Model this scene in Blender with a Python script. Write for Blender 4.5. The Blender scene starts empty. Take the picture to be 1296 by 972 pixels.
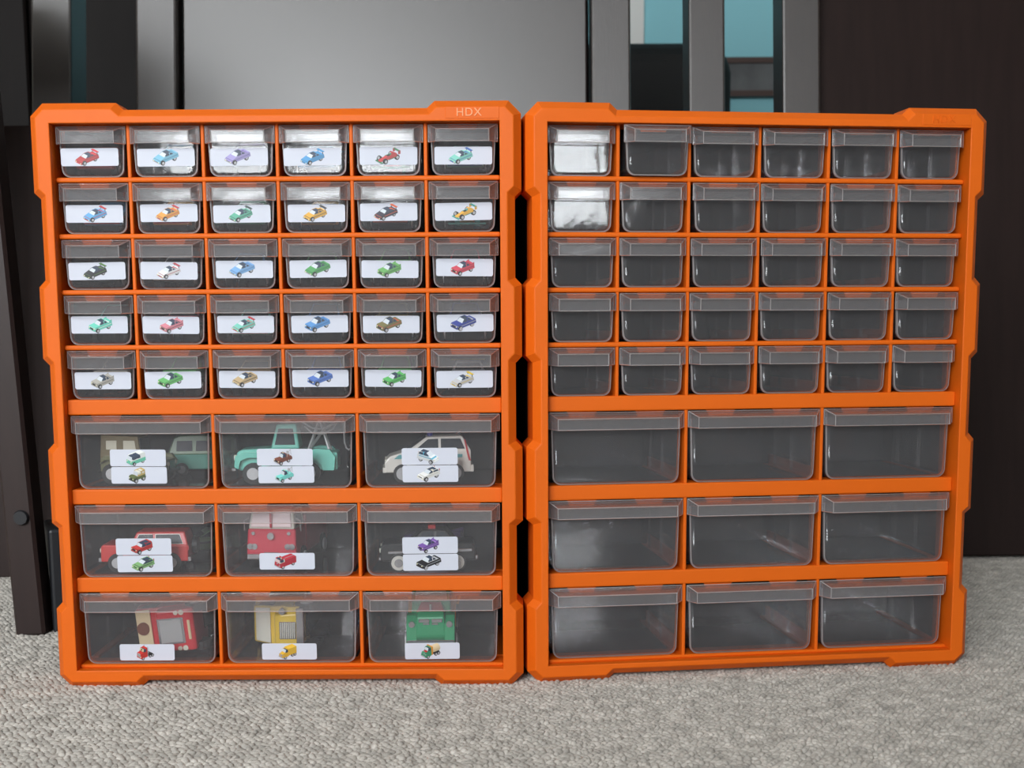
import bpy, bmesh, math, random
from mathutils import Vector, Matrix

# ------------------------------------------------------------------ camera
scene = bpy.context.scene
col = scene.collection
PITCH, ROLL, CAM_H, FPX, CY = .1304, -.0058, .3004, 1600.0, 620.0
X0 = Vector((1, 0, 0)); FWD = Vector((0, math.cos(PITCH), -math.sin(PITCH)))
DN = Vector((0, -math.sin(PITCH), -math.cos(PITCH)))
XC = math.cos(ROLL) * X0 - math.sin(ROLL) * DN
YD = math.sin(ROLL) * X0 + math.cos(ROLL) * DN
cam_data = bpy.data.cameras.new('camera')
cam = bpy.data.objects.new('camera', cam_data); col.objects.link(cam)
m = Matrix.Identity(4)
for i in range(3):
    m[i][0] = XC[i]; m[i][1] = -YD[i]; m[i][2] = -FWD[i]
m[2][3] = CAM_H
cam.matrix_world = m
cam_data.sensor_fit = 'HORIZONTAL'; cam_data.sensor_width = 36
cam_data.lens = FPX / 1296 * 36
cam_data.shift_y = (CY - 486) / 1296
cam_data.clip_start = .02
cam_data.dof.use_dof = True; cam_data.dof.focus_distance = 1.06; cam_data.dof.aperture_fstop = 13
scene.camera = cam

# ------------------------------------------------------------------ world, window daylight, exposure
world = bpy.data.worlds.new('daylight'); scene.world = world
world.use_nodes = True
world.node_tree.nodes['Background'].inputs[0].default_value = (.72, .82, 1, 1)
world.node_tree.nodes['Background'].inputs[1].default_value = 1.0
WALL_Y = -2.05
WINDOWS = [(-2.24, -1.3, .92, 2.28), (-1.18, -.27, .67, 2.28), (.86, 1.24, .60, 1.02)]      # x0, x1, z0, z1 in the wall behind the camera
WIN_POWER = [48, 57, 6.5]  # left window added, and window tops set, to shape the wood's sheen
for (wx0, wx1, wz0, wz1), power, lname in zip(WINDOWS, WIN_POWER, ('window_left_offscreen', 'window_center_offscreen', 'window_right_offscreen')):
    ld = bpy.data.lights.new(lname, 'AREA'); ld.shape = 'RECTANGLE'
    ld.size = wx1 - wx0; ld.size_y = wz1 - wz0; ld.energy = power; ld.color = (.97, .985, 1)
    lo = bpy.data.objects.new(lname, ld); col.objects.link(lo)
    lo.location = ((wx0 + wx1) / 2, WALL_Y - .16, (wz0 + wz1) / 2)
    lo.rotation_euler = (math.radians(90), 0, 0)
    # an area light shines along its local -Z: +90 deg about X turns that to +Y
vs = scene.view_settings
vs.view_transform = 'Standard'; vs.look = 'None'; vs.gamma = 1; vs.use_curve_mapping = False
vs.exposure = .80
scene.cycles.transparent_max_bounces = 40
scene.cycles.max_bounces = 10
scene.cycles.diffuse_bounces = 4
scene.cycles.glossy_bounces = 5
scene.cycles.caustics_reflective = False
scene.cycles.caustics_refractive = False
scene.cycles.use_denoising = True

R = random.Random(7)

# ------------------------------------------------------------------ materials
def srgb(r, g, b):
    f = lambda c: (c / 12.92 if c <= .04045 else ((c + .055) / 1.055) ** 2.4)
    return (f(r / 255), f(g / 255), f(b / 255), 1)

def mat(name, color, rough=.5, metal=0, spec=.5, coat=0, noise=0, nscale=40, bump=0, bscale=200, stretch=None):
    mt = bpy.data.materials.new(name); mt.use_nodes = True
    nt = mt.node_tree; b = nt.nodes['Principled BSDF']
    b.inputs['Base Color'].default_value = color
    b.inputs['Roughness'].default_value = rough
    b.inputs['Metallic'].default_value = metal
    b.inputs['Specular IOR Level'].default_value = spec
    if coat: b.inputs['Coat Weight'].default_value = coat; b.inputs['Coat Roughness'].default_value = rough
    tc = nt.nodes.new('ShaderNodeTexCoord')
    src = tc.outputs['Object']
    if stretch:
        mp = nt.nodes.new('ShaderNodeMapping'); mp.inputs['Scale'].default_value = stretch
        nt.links.new(src, mp.inputs['Vector']); src = mp.outputs['Vector']
    if noise:
        n = nt.nodes.new('ShaderNodeTexNoise'); n.inputs['Scale'].default_value = nscale; n.inputs['Detail'].default_value = 4
        nt.links.new(src, n.inputs['Vector'])
        mx = nt.nodes.new('ShaderNodeMix'); mx.data_type = 'RGBA'; mx.blend_type = 'MIX'
        mx.inputs['A'].default_value = tuple(max(0, c * (1 - noise)) for c in color[:3]) + (1,)
        mx.inputs['B'].default_value = tuple(min(1, c * (1 + noise)) for c in color[:3]) + (1,)
        nt.links.new(n.outputs['Fac'], mx.inputs['Factor'])
        nt.links.new(mx.outputs['Result'], b.inputs['Base Color'])
    if bump:
        n2 = nt.nodes.new('ShaderNodeTexNoise'); n2.inputs['Scale'].default_value = bscale; n2.inputs['Detail'].default_value = 3
        nt.links.new(src, n2.inputs['Vector'])
        bp = nt.nodes.new('ShaderNodeBump'); bp.inputs['Strength'].default_value = bump; bp.inputs['Distance'].default_value = .001
        nt.links.new(n2.outputs['Fac'], bp.inputs['Height']); nt.links.new(bp.outputs['Normal'], b.inputs['Normal'])
    return mt

def plastic(name, milk, tint, rough, gloss=1.0, milk_col=(.8, .8, .84, 1)):
    """thin clear plastic: see-through, mirror-like at the surface, a little milky"""
    mt = bpy.data.materials.new(name); mt.use_nodes = True
    nt = mt.node_tree; nt.nodes.clear()
    out = nt.nodes.new('ShaderNodeOutputMaterial')
    tr = nt.nodes.new('ShaderNodeBsdfTransparent'); tr.inputs['Color'].default_value = tint
    df = nt.nodes.new('ShaderNodeBsdfDiffuse'); df.inputs['Color'].default_value = milk_col
    tl = nt.nodes.new('ShaderNodeBsdfTranslucent'); tl.inputs['Color'].default_value = milk_col
    half = nt.nodes.new('ShaderNodeMixShader'); half.inputs[0].default_value = .35
    nt.links.new(df.outputs[0], half.inputs[1]); nt.links.new(tl.outputs[0], half.inputs[2])
    m1 = nt.nodes.new('ShaderNodeMixShader'); m1.inputs[0].default_value = milk
    nt.links.new(tr.outputs[0], m1.inputs[1]); nt.links.new(half.outputs[0], m1.inputs[2])
    gl = nt.nodes.new('ShaderNodeBsdfGlossy'); gl.inputs['Roughness'].default_value = rough
    tc = nt.nodes.new('ShaderNodeTexCoord')
    ns = nt.nodes.new('ShaderNodeTexNoise'); ns.inputs['Scale'].default_value = 45; ns.inputs['Detail'].default_value = 2
    bp = nt.nodes.new('ShaderNodeBump'); bp.inputs['Strength'].default_value = .018; bp.inputs['Distance'].default_value = .01
    nt.links.new(tc.outputs['Object'], ns.inputs['Vector']); nt.links.new(ns.outputs['Fac'], bp.inputs['Height'])
    nt.links.new(bp.outputs['Normal'], gl.inputs['Normal'])
    fr = nt.nodes.new('ShaderNodeFresnel'); fr.inputs['IOR'].default_value = 1.49
    mu = nt.nodes.new('ShaderNodeMath'); mu.operation = 'MULTIPLY'; mu.inputs[1].default_value = gloss
    nt.links.new(fr.outputs[0], mu.inputs[0])
    m2 = nt.nodes.new('ShaderNodeMixShader')
    nt.links.new(mu.outputs[0], m2.inputs[0]); nt.links.new(m1.outputs[0], m2.inputs[1]); nt.links.new(gl.outputs[0], m2.inputs[2])
    nt.links.new(m2.outputs[0], out.inputs['Surface'])
    return mt

M = {}
M['orange'] = mat('orange_plastic', srgb(230, 104, 16), .5, spec=.26, noise=.04, nscale=25, bump=.08, bscale=900)
M['orange_logo'] = mat('worn_orange_lettering', srgb(244, 158, 100), .45)  # paler orange than the frame, for the stickered cabinet's letters
M['black'] = mat('black_plastic', srgb(34, 35, 39), .45, bump=.05)
M['clear'] = plastic('clear_plastic', .058, (.99, .99, .993, 1), .05, .6)
M['frost'] = plastic('frosted_plastic', .11, (.97, .97, .975, 1), .12, .6, (.86, .84, .86, 1))
M['rim'] = plastic('milky_plastic_edge', .48, (.95, .94, .95, 1), .2, .6, (.9, .85, .85, 1))
M['paper'] = mat('white_sticker_paper', srgb(208, 212, 225), .5)
M['glassdark'] = mat('toy_window_glass', srgb(28, 36, 46), .3, spec=.25)
M['tyre'] = mat('toy_tyre', srgb(26, 26, 28), .6)
M['hub'] = mat('toy_wheel_hub', srgb(205, 205, 208), .3, metal=.4)
M['chrome'] = mat('toy_chrome', srgb(205, 205, 210), .2, metal=.8)
M['lightlens'] = mat('toy_lamp_lens', srgb(225, 222, 205), .15)
M['blackpaint'] = mat('toy_black', srgb(18, 18, 22), .2, coat=.4)
WOOD = srgb(40, 29, 27)
M['wood'] = mat('dark_polished_wood', WOOD, .46, spec=1.0, coat=.9, noise=.35, nscale=9, bump=.12, bscale=60, stretch=(14, 14, 1))
M['wood_panel'] = mat('dark_polished_wood_panel', WOOD, .42, spec=1.0, coat=.9, noise=.25, nscale=4, bump=.06, bscale=30, stretch=(5, 5, 1))
M['wood_satin'] = mat('dark_satin_wood', WOOD, .55, spec=.15, noise=.3, nscale=10, stretch=(10, 10, 1))
M['wood_black'] = mat('black_brown_wood', srgb(18, 13, 12), .55, spec=.15, noise=.3, nscale=10, stretch=(10, 10, 1))
M['wood_leg'] = mat('dark_brown_wood', srgb(46, 33, 31), .45, spec=.4, noise=.3, nscale=10, stretch=(10, 10, 1))
M['wall_blue'] = mat('pale_blue_wall', srgb(152, 216, 228), .8, noise=.03, nscale=6)
M['wall_light'] = mat('light_wall', srgb(214, 208, 198), .85, noise=.03, nscale=6)
M['ceiling'] = mat('white_ceiling', srgb(232, 230, 226), .9, noise=.02, nscale=6)
M['white_trim'] = mat('white_painted_trim', srgb(235, 235, 232), .5)
M['upholstery'] = mat('black_upholstery', srgb(17, 18, 20), .75, bump=.2)
M['frame_brown'] = mat('brown_picture_frame', srgb(74, 52, 46), .5)
M['picture'] = mat('mottled_grey_picture', srgb(96, 98, 100), .6, noise=.7, nscale=14)
M['pane'] = plastic('window_glass', .0, (.97, .98, .98, 1), .0)
_pm = bpy.data.materials.new('sticker_print'); _pm.use_nodes = True
_a = _pm.node_tree.nodes.new('ShaderNodeAttribute'); _a.attribute_name = 'ink'
_pm.node_tree.links.new(_a.outputs['Color'], _pm.node_tree.nodes['Principled BSDF'].inputs['Base Color'])
_pm.node_tree.nodes['Principled BSDF'].inputs['Roughness'].default_value = .45
M['print'] = _pm
_paint = {}
def paint(rgb):
    if rgb not in _paint:
        _paint[rgb] = mat('toy_paint', srgb(*rgb), .28, coat=.3)
    return _paint[rgb]

def carpet_mat(name, instanced):
    mt = bpy.data.materials.new(name); mt.use_nodes = True
    nt = mt.node_tree; b = nt.nodes['Principled BSDF']
    b.inputs['Roughness'].default_value = .95; b.inputs['Specular IOR Level'].default_value = .1
    b.inputs['Sheen Weight'].default_value = .15
    geo = nt.nodes.new('ShaderNodeNewGeometry')
    ns = nt.nodes.new('ShaderNodeTexNoise'); ns.inputs['Scale'].default_value = 60; ns.inputs['Detail'].default_value = 5
    nt.links.new(geo.outputs['Position'], ns.inputs['Vector'])
    cr = nt.nodes.new('ShaderNodeValToRGB')
    cr.color_ramp.elements[0].position = .3; cr.color_ramp.elements[0].color = srgb(178, 173, 166)
    cr.color_ramp.elements[1].position = .7; cr.color_ramp.elements[1].color = srgb(222, 216, 208)
    nt.links.new(ns.outputs['Fac'], cr.inputs['Fac'])
    src = cr.outputs['Color']
    if instanced:
        oi = nt.nodes.new('ShaderNodeObjectInfo')
        mx = nt.nodes.new('ShaderNodeMix'); mx.data_type = 'RGBA'; mx.blend_type = 'MULTIPLY'; mx.inputs['Factor'].default_value = 1
        cr2 = nt.nodes.new('ShaderNodeValToRGB')
        cr2.color_ramp.elements[0].color = (.84, .83, .82, 1); cr2.color_ramp.elements[1].color = (1, 1, 1, 1)
        nt.links.new(oi.outputs['Random'], cr2.inputs['Fac'])
        nt.links.new(src, mx.inputs['A']); nt.links.new(cr2.outputs['Color'], mx.inputs['B'])
        src = mx.outputs['Result']
    nt.links.new(src, b.inputs['Base Color'])
    vo = nt.nodes.new('ShaderNodeTexNoise'); vo.inputs['Scale'].default_value = 1400 if instanced else 260; vo.inputs['Detail'].default_value = 2
    bp = nt.nodes.new('ShaderNodeBump'); bp.inputs['Strength'].default_value = .5; bp.inputs['Distance'].default_value = .0008 if instanced else .004
    nt.links.new(geo.outputs['Position'], vo.inputs['Vector'])
    nt.links.new(vo.outputs['Fac'], bp.inputs['Height']); nt.links.new(bp.outputs['Normal'], b.inputs['Normal'])
    return mt
M['carpet'] = carpet_mat('carpet_backing', False)
M['pile'] = carpet_mat('carpet_loop', True)

# ------------------------------------------------------------------ helpers
def mesh_from_bm(name, bm, smooth=False):
    me = bpy.data.meshes.new(name); bm.normal_update(); bm.to_mesh(me); bm.free()
    if smooth:
        for p in me.polygons: p.use_smooth = True
    return me

def link(name, me, material, parent=None, loc=None, rot=None):
    o = bpy.data.objects.new(name, me); col.objects.link(o)
    if material is not None and me is not None:
        if not me.materials: me.materials.append(material)
        elif me.materials[0] is not material:
            o.material_slots[0].link = 'OBJECT'; o.material_slots[0].material = material
    if parent: o.parent = parent
    if loc is not None: o.location = loc
    if rot is not None: o.rotation_euler = rot
    return o

def empty(name, loc=(0, 0, 0), rz=0):
    o = bpy.data.objects.new(name, None); col.objects.link(o)
    o.location = loc; o.rotation_euler = (0, 0, rz); o.empty_display_size = .02
    return o

def tag(o, label, cat, group=None):
    o['label'] = label; o['category'] = cat
    if group: o['group'] = group
    return o

def structure(o): o['kind'] = 'structure'; return o

def box_bm(x0, x1, y0, y1, z0, z1, bevel=0, seg=1, bm=None):
    own = bm is None
    if own: bm = bmesh.new()
    vs_ = [bm.verts.new((x, y, z)) for x in (x0, x1) for y in (y0, y1) for z in (z0, z1)]
    for f in ((0, 1, 3, 2), (4, 6, 7, 5), (0, 4, 5, 1), (2, 3, 7, 6), (0, 2, 6, 4), (1, 5, 7, 3)):
        bm.faces.new([vs_[i] for i in f])
    if own and bevel:
        bmesh.ops.bevel(bm, geom=list(bm.edges), offset=bevel, segments=seg, affect='EDGES', profile=.5)
    return bm

def box(name, x0, x1, y0, y1, z0, z1, material, parent=None, bevel=0, seg=1):
    return link(name, mesh_from_bm(name, box_bm(x0, x1, y0, y1, z0, z1, bevel, seg)), material, parent)

def prism_bm(pts, y0, y1, bm=None, fn=None):
    """polygon in the x-z plane swept along y from y0 to y1"""
    if bm is None: bm = bmesh.new()
    n = len(pts)
    a = [bm.verts.new((x, y0, z)) for x, z in pts]; b = [bm.verts.new((x, y1, z)) for x, z in pts]
    bm.faces.new(a); bm.faces.new(b[::-1])
    for i in range(n):
        j = (i + 1) % n
        bm.faces.new((a[i], b[i], b[j], a[j]))
    bmesh.ops.recalc_face_normals(bm, faces=bm.faces)
    return bm

def tube_bm(path, r, seg=8, bm=None, closed=False):
    if bm is None: bm = bmesh.new()
    path = [Vector(p) for p in path]; rings = []
    n = len(path)
    for i, p in enumerate(path):
        t = (path[min(i + 1, n - 1)] - path[max(i - 1, 0)]).normalized()
        up = Vector((0, 0, 1)) if abs(t.z) < .9 else Vector((0, 1, 0))
        s = t.cross(up).normalized(); u = s.cross(t)
        rings.append([bm.verts.new(p + r * (math.cos(2 * math.pi * k / seg) * s + math.sin(2 * math.pi * k / seg) * u)) for k in range(seg)])
    for i in range(n - 1):
        for k in range(seg):
            bm.faces.new((rings[i][k], rings[i][(k + 1) % seg], rings[i + 1][(k + 1) % seg], rings[i + 1][k]))
    bm.faces.new(rings[0][::-1]); bm.faces.new(rings[-1])
    return bm

# ------------------------------------------------------------------ room
RX0, RX1, RY1, RZ = -2.3, 2.3, 3.62, 2.4
structure(box('floor', RX0, RX1, WALL_Y, RY1, -.05, 0, M['carpet']))
structure(box('ceiling', RX0, RX1, WALL_Y, RY1, RZ, RZ + .05, M['ceiling']))
structure(box('wall_left', RX0 - .1, RX0, WALL_Y, RY1, 0, RZ, M['wall_light']))
structure(box('wall_right', RX1, RX1 + .1, WALL_Y, RY1, 0, RZ, M['wall_light']))
structure(box('wall_back', RX0, RX1, RY1, RY1 + .1, 0, RZ, M['wall_blue']))
# the wall behind the camera, with two window openings and the added left one
bm = bmesh.new()
T0, T1 = WALL_Y - .12, WALL_Y
xs = [RX0] + [x for w in WINDOWS for x in w[:2]] + [RX1]
for i in range(len(xs) - 1):
    if i % 2:
        w = WINDOWS[i // 2]
        box_bm(xs[i], xs[i + 1], T0, T1, 0, w[2], bm=bm); box_bm(xs[i], xs[i + 1], T0, T1, w[3], RZ, bm=bm)
    else:
        box_bm(xs[i], xs[i + 1], T0, T1, 0, RZ, bm=bm)
structure(link('wall_front', mesh_from_bm('wall_front', bm), M['wall_light']))
for i, (wx0, wx1, wz0, wz1) in enumerate(WINDOWS):
    w = structure(empty('window_%d' % (i + 1), ((wx0 + wx1) / 2, WALL_Y - .06, wz0)))
    hw, hh = (wx1 - wx0) / 2, wz1 - wz0
    bm = bmesh.new()
    for a in ((-hw, -hw + .04, 0, hh), (hw - .04, hw, 0, hh), (-hw, hw, 0, .04), (-hw, hw, hh - .04, hh)):
        box_bm(a[0], a[1], -.03, .03, a[2], a[3], bm=bm)
    link('window_frame', mesh_from_bm('window_frame', bm), M['white_trim'], w)
    if i < 2:
        box('mullion', -.02, .02, -.025, .025, .04, hh - .04, M['white_trim'], w)
    box('pane', -hw + .04, hw - .04, -.002, .002, .04, hh - .04, M['pane'], w)
    box('window_sill', -hw - .03, hw + .03, .061, .15, -.03, -.001, M['white_trim'], w, .004)

# ------------------------------------------------------------------ carpet pile
def carpet():
    bm = bmesh.new(); bmesh.ops.create_icosphere(bm, subdivisions=2, radius=1)
    for v in bm.verts:
        x, y, z = v.co
        v.co = (x * .0040, y * .0023, (z * .0026) * (1 - .25 * x * x) + .0004)
    loop = bpy.data.objects.new('carpet_loop', mesh_from_bm('carpet_loop', bm, True))
    loop.data.materials.append(M['pile'])
    pts = []
    dx, dy = .0054, .0042
    nx, ny = int(2.3 / dx), int(1.5 / dy)
    rr = random.Random(3)
    for j in range(ny):
        for i in range(nx):
            pts.append((-1.15 + (i + .5 * (j % 2)) * dx + rr.uniform(-.0009, .0009), .45 + j * dy + rr.uniform(-.0009, .0009), -.0008 + rr.uniform(-.0006, .0004)))
    me = bpy.data.meshes.new('carpet_pile'); me.from_pydata(pts, [], [])
    me.materials.append(M['pile'])
    o = bpy.data.objects.new('carpet_pile', me); col.objects.link(o)
    ng = bpy.data.node_groups.new('carpet_loops', 'GeometryNodeTree')
    ng.interface.new_socket('Geometry', in_out='INPUT', socket_type='NodeSocketGeometry')
    ng.interface.new_socket('Geometry', in_out='OUTPUT', socket_type='NodeSocketGeometry')
    N = ng.nodes
    gi = N.new('NodeGroupInput'); go = N.new('NodeGroupOutput')
    m2p = N.new('GeometryNodeMeshToPoints'); iop = N.new('GeometryNodeInstanceOnPoints')
    oi = N.new('GeometryNodeObjectInfo'); oi.inputs['Object'].default_value = loop
    rv = N.new('FunctionNodeRandomValue'); rv.data_type = 'FLOAT_VECTOR'
    rv.inputs[0].default_value = (-.35, -.35, .15); rv.inputs[1].default_value = (.35, .35, 1.25)
    rs = N.new('FunctionNodeRandomValue'); rs.data_type = 'FLOAT_VECTOR'
    rs.inputs[0].default_value = (.75, .85, .75); rs.inputs[1].default_value = (1.1, 1.25, 1.2)
    e2r = N.new('FunctionNodeEulerToRotation')
    ng.links.new(gi.outputs[0], m2p.inputs['Mesh']); ng.links.new(m2p.outputs[0], iop.inputs['Points'])
    ng.links.new(oi.outputs['Geometry'], iop.inputs['Instance'])
    ng.links.new(rv.outputs[0], e2r.inputs[0]); ng.links.new(e2r.outputs[0], iop.inputs['Rotation'])
    ng.links.new(rs.outputs[0], iop.inputs['Scale']); ng.links.new(iop.outputs[0], go.inputs[0])
    md = o.modifiers.new('loops', 'NODES'); md.node_group = ng
    o['kind'] = 'stuff'
    tag(o, 'pale grey loop pile of the carpet on the floor', 'carpet')
carpet()

# ------------------------------------------------------------------ drawer cabinets
MM = .001
WO, ZB, ZT = 355.6, 15.5, 459.5             # opening width, bottom, top in mm
U0, U1, HT = -17.0, 372.6, 476.0            # outer left, right, height
COLW = WO / 6
THIN = [416.7, 372.2, 327.7, 283.2]         # centre heights of the thin shelf bars
THICK = [(228.4, 240.9), (154.3, 166.8), (80.2, 92.7)]
SMALL_ROWS = [(418.7, 459.5)] + [(THIN[k] - 42.5 if k < 3 else 240.9, THIN[k] - 2.0) for k in range(4)]
LARGE_ROWS = [(166.8, 228.4), (92.7, 154.3), (18.4, 80.2)]
REC, ORD, DEPTH = 9.0, 32.0, 150.0          # bar recess, depth of orange front, total depth

def outline():
    top = [(-7, 476), (51.5, 476), (57.5, 470.6), (298.1, 470.6), (304.1, 476), (362.6, 476)]
    right = [(372.6, 466), (372.6, 406.5), (367.4, 401.5), (367.4, 337.5), (372.6, 332), (372.6, 274.5), (367.4, 269), (367.4, 205.5),
             (372.6, 200), (372.6, 139.5), (367.4, 135), (367.4, 72.5), (372.6, 67), (372.6, 10)]
    bottom = [(362.6, 0), (304.1, 0), (298.1, 5.4), (57.5, 5.4), (51.5, 0), (-7, 0)]
    left = [(355.6 - x, z) for x, z in right[::-1]]
    return top + right + bottom + left

def inset(poly, d):
    """poly runs clockwise seen from the front; move every edge inward by d"""
    n = len(poly); out = []
    for i in range(n):
        p0, p1, p2 = (Vector(poly[(i + k) % n]) for k in (-1, 0, 1))
        e1 = (p1 - p0).normalized(); e2 = (p2 - p1).normalized()
        n1 = Vector((e1.y, -e1.x)); n2 = Vector((e2.y, -e2.x))
        b = (n1 + n2).normalized()
        out.append(tuple(p1 + b * (d / max(.3, b.dot(n1)))))
    return out

def frame_bm():
    bm = bmesh.new()
    P0 = outline(); P1 = inset(P0, 6.0)
    loops = [[bm.verts.new((x, y, z)) for x, z in P] for P, y in ((P0, ORD + 4), (P0, 7.5), (P1, .0))]
    n = len(P0)
    for a, b in zip(loops, loops[1:]):
        for i in range(n):
            j = (i + 1) % n
            bm.faces.new((a[i], a[j], b[j], b[i]))
    op = [(0, ZB), (WO, ZB), (WO, ZT), (0, ZT)]
    of = [bm.verts.new((x, 0, z)) for x, z in op]; ob = [bm.verts.new((x, ORD + 4, z)) for x, z in op]
    for i in range(4):
        j = (i + 1) % 4
        bm.faces.new((of[i], of[j], ob[j], ob[i]))
    for outer, inner in ((loops[2], of), (loops[0], ob)):
        es = []
        for L in (outer, inner):
            for i in range(len(L)):
                a, b = L[i], L[(i + 1) % len(L)]
                es.append(bm.edges.get((a, b)) or bm.edges.new((a, b)))
        bmesh.ops.triangle_fill(bm, use_beauty=True, edges=es)
    bmesh.ops.recalc_face_normals(bm, faces=bm.faces)
    fe = [e for e in bm.edges if len(e.link_faces) == 2 and e.calc_face_angle(0) > .5 and all(abs(v.co.y) < .01 for v in e.verts)]
    bmesh.ops.bevel(bm, geom=fe, offset=.7, segments=2, affect='EDGES', profile=.5)
    bmesh.ops.scale(bm, vec=(MM, MM, MM), verts=bm.verts)
    return bm

def mbox_bm(*a, bevel=0, seg=1):
    bm = box_bm(*a, bevel=bevel, seg=seg); bmesh.ops.scale(bm, vec=(MM,) * 3, verts=bm.verts); return bm

def text_mesh(s, size, depth):
    cu = bpy.data.curves.new('lettering', 'FONT'); cu.body = s; cu.size = size; cu.extrude = depth
    cu.align_x = 'CENTER'; cu.align_y = 'CENTER'; cu.space_character = 1.12
    o = bpy.data.objects.new('tmp', cu); col.objects.link(o)
    me = bpy.data.meshes.new_from_object(o.evaluated_get(bpy.context.evaluated_depsgraph_get()))
    bpy.data.objects.remove(o); bpy.data.curves.remove(cu)
    return me

_mesh = {}
def cached(key, fn, smooth=False):
    if key not in _mesh: _mesh[key] = mesh_from_bm(key if isinstance(key, str) else key[0], fn(), smooth)
    return _mesh[key]

_logo = text_mesh('HDX', .0088, .0003)

CABS = {}
def cabinet(key, origin, yaw, label, logo_mat):
    c = empty('drawer_cabinet', origin, yaw)
    tag(c, label, 'drawer cabinet', 'two orange drawer cabinets')
    link('front_frame', cached('front_frame', frame_bm), M['orange'], c)
    # black housing behind the orange front
    def housing():
        bm = bmesh.new(); h0, h1, z0, z1 = -9.0, WO + 9.0, 6.0, 469.5
        y0, y1 = ORD + 4.2, DEPTH
        for a in ((h0, h0 + 2.5, y0, y1, z0, z1), (h1 - 2.5, h1, y0, y1, z0, z1), (h0 + 2.5, h1 - 2.5, y0, y1, z0, z0 + 2.5),
                  (h0 + 2.5, h1 - 2.5, y0, y1, z1 - 2.5, z1), (h0 + 2.5, h1 - 2.5, y1 - 2.5, y1, z0 + 2.5, z1 - 2.5)):
            box_bm(*a, bm=bm)
        bmesh.ops.scale(bm, vec=(MM,) * 3, verts=bm.verts); return bm
    link('housing', cached('housing', housing), M['black'], c)
    # feet of the housing so that it stands level with the front
    for zc, th in [(z, 4.0) for z in THIN] + [((a + b) / 2, b - a) for a, b in THICK]:
        thin = th < 5
        bmf = lambda: mbox_bm(0, WO, REC, ORD, -th / 2, th / 2, bevel=1.4 if thin else 1.2, seg=2)
        link('shelf_bar', cached('shelf_bar_thin' if thin else 'shelf_bar_thick', bmf), M['orange'], c, (0, 0, zc * MM))
        ztop = zc + th / 2
        link('shelf', cached('shelf', lambda: mbox_bm(-6, WO + 6, ORD + 5, DEPTH - 3, -2, 0)), M['black'], c, (0, 0, (ztop - .3) * MM))
    link('shelf_bar', cached('shelf_bar_sill', lambda: mbox_bm(0, WO, REC, ORD, 0, 2.9, bevel=.8)), M['orange'], c, (0, 0, ZB * MM))
    def divider(u, z0, z1):
        h = round(z1 - z0, 1)
        link('divider', cached(('divider', h), lambda: mbox_bm(-1.4, 1.4, REC + .6, ORD, 0, h, bevel=.6)), M['orange'], c, (u * MM, 0, z0 * MM))
    def rail(u, z0):
        def f():
            bm = bmesh.new(); box_bm(-6.5, 6.5, ORD, DEPTH - 8, -2, 0, bm=bm); box_bm(-1.3, 1.3, ORD, DEPTH - 8, 0, 9, bm=bm)
            bmesh.ops.scale(bm, vec=(MM,) * 3, verts=bm.verts); return bm
        link('drawer_rail', cached('drawer_rail', f), M['orange'], c, (u * MM, 0, z0 * MM))
    def edge_rail(u, z0):
        s = 1 if u < 100 else -1
        def f():
            bm = mbox_bm(*sorted((0, s * 6.5)), ORD + 4.2, DEPTH - 8, -2, 0); return bm
        link('drawer_rail', cached(('drawer_rail', s), f), M['orange'], c, (u * MM, 0, z0 * MM))
    def tab(u, zt):
        pts = [(-12.6, 0), (12.6, 0), (10.2, -5.0), (-10.2, -5.0)]
        def f():
            bm = prism_bm(pts, 12.4, 14.0); bmesh.ops.scale(bm, vec=(MM,) * 3, verts=bm.verts); return bm
        link('latch_tab', cached('latch_tab', f), M['orange'], c, (u * MM, 0, zt * MM))
    for z0, z1 in SMALL_ROWS:
        for k in range(1, 6): divider(k * COLW, z0 - .5, z1 + .5); rail(k * COLW, z0)
        edge_rail(0, z0); edge_rail(WO, z0)
        for k in range(6): tab((k + .5) * COLW, z1)
    for z0, z1 in LARGE_ROWS:
        for k in (1, 2): divider(k * 2 * COLW, z0 - .5, z1 + .5); rail(k * 2 * COLW, z0)
        edge_rail(0, z0); edge_rail(WO, z0)
        for k in range(3):
            for s in (-1, 1): tab((2 * k + 1) * COLW + s * 29, z1)
    # maker's plate with raised letters
    def plate():
        return mbox_bm(312.7, 355.4, -.35, .2, 461.2, 471.6 - 1.2, bevel=.3)
    pl = link('logo_plate', cached('logo_plate', plate), M['orange'], c)
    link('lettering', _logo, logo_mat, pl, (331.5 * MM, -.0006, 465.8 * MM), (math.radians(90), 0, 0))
    CABS[key] = c
    return c

def cab_origin(anchor, yaw, off):
    return (anchor[0] + math.cos(yaw) * off, anchor[1] + math.sin(yaw) * off, 0)
YL, YR = -.0037, .1289
OL = cab_origin((-.0082, 1.0252), YL, -WO * MM)
OR_ = cab_origin((.0300, 1.0322), YR, 0)
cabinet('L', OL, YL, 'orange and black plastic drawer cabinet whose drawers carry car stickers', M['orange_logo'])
cabinet('R', OR_, YR, 'orange and black plastic drawer cabinet of empty drawers without stickers', M['orange'])
def cab_point(key, u, y, z):
    (o, a) = (OL, YL) if key == 'L' else (OR_, YR)
    u, y, z = u * MM, y * MM, z * MM
    return (o[0] + math.cos(a) * u - math.sin(a) * y, o[1] + math.sin(a) * u + math.cos(a) * y, o[2] + z)

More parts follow.
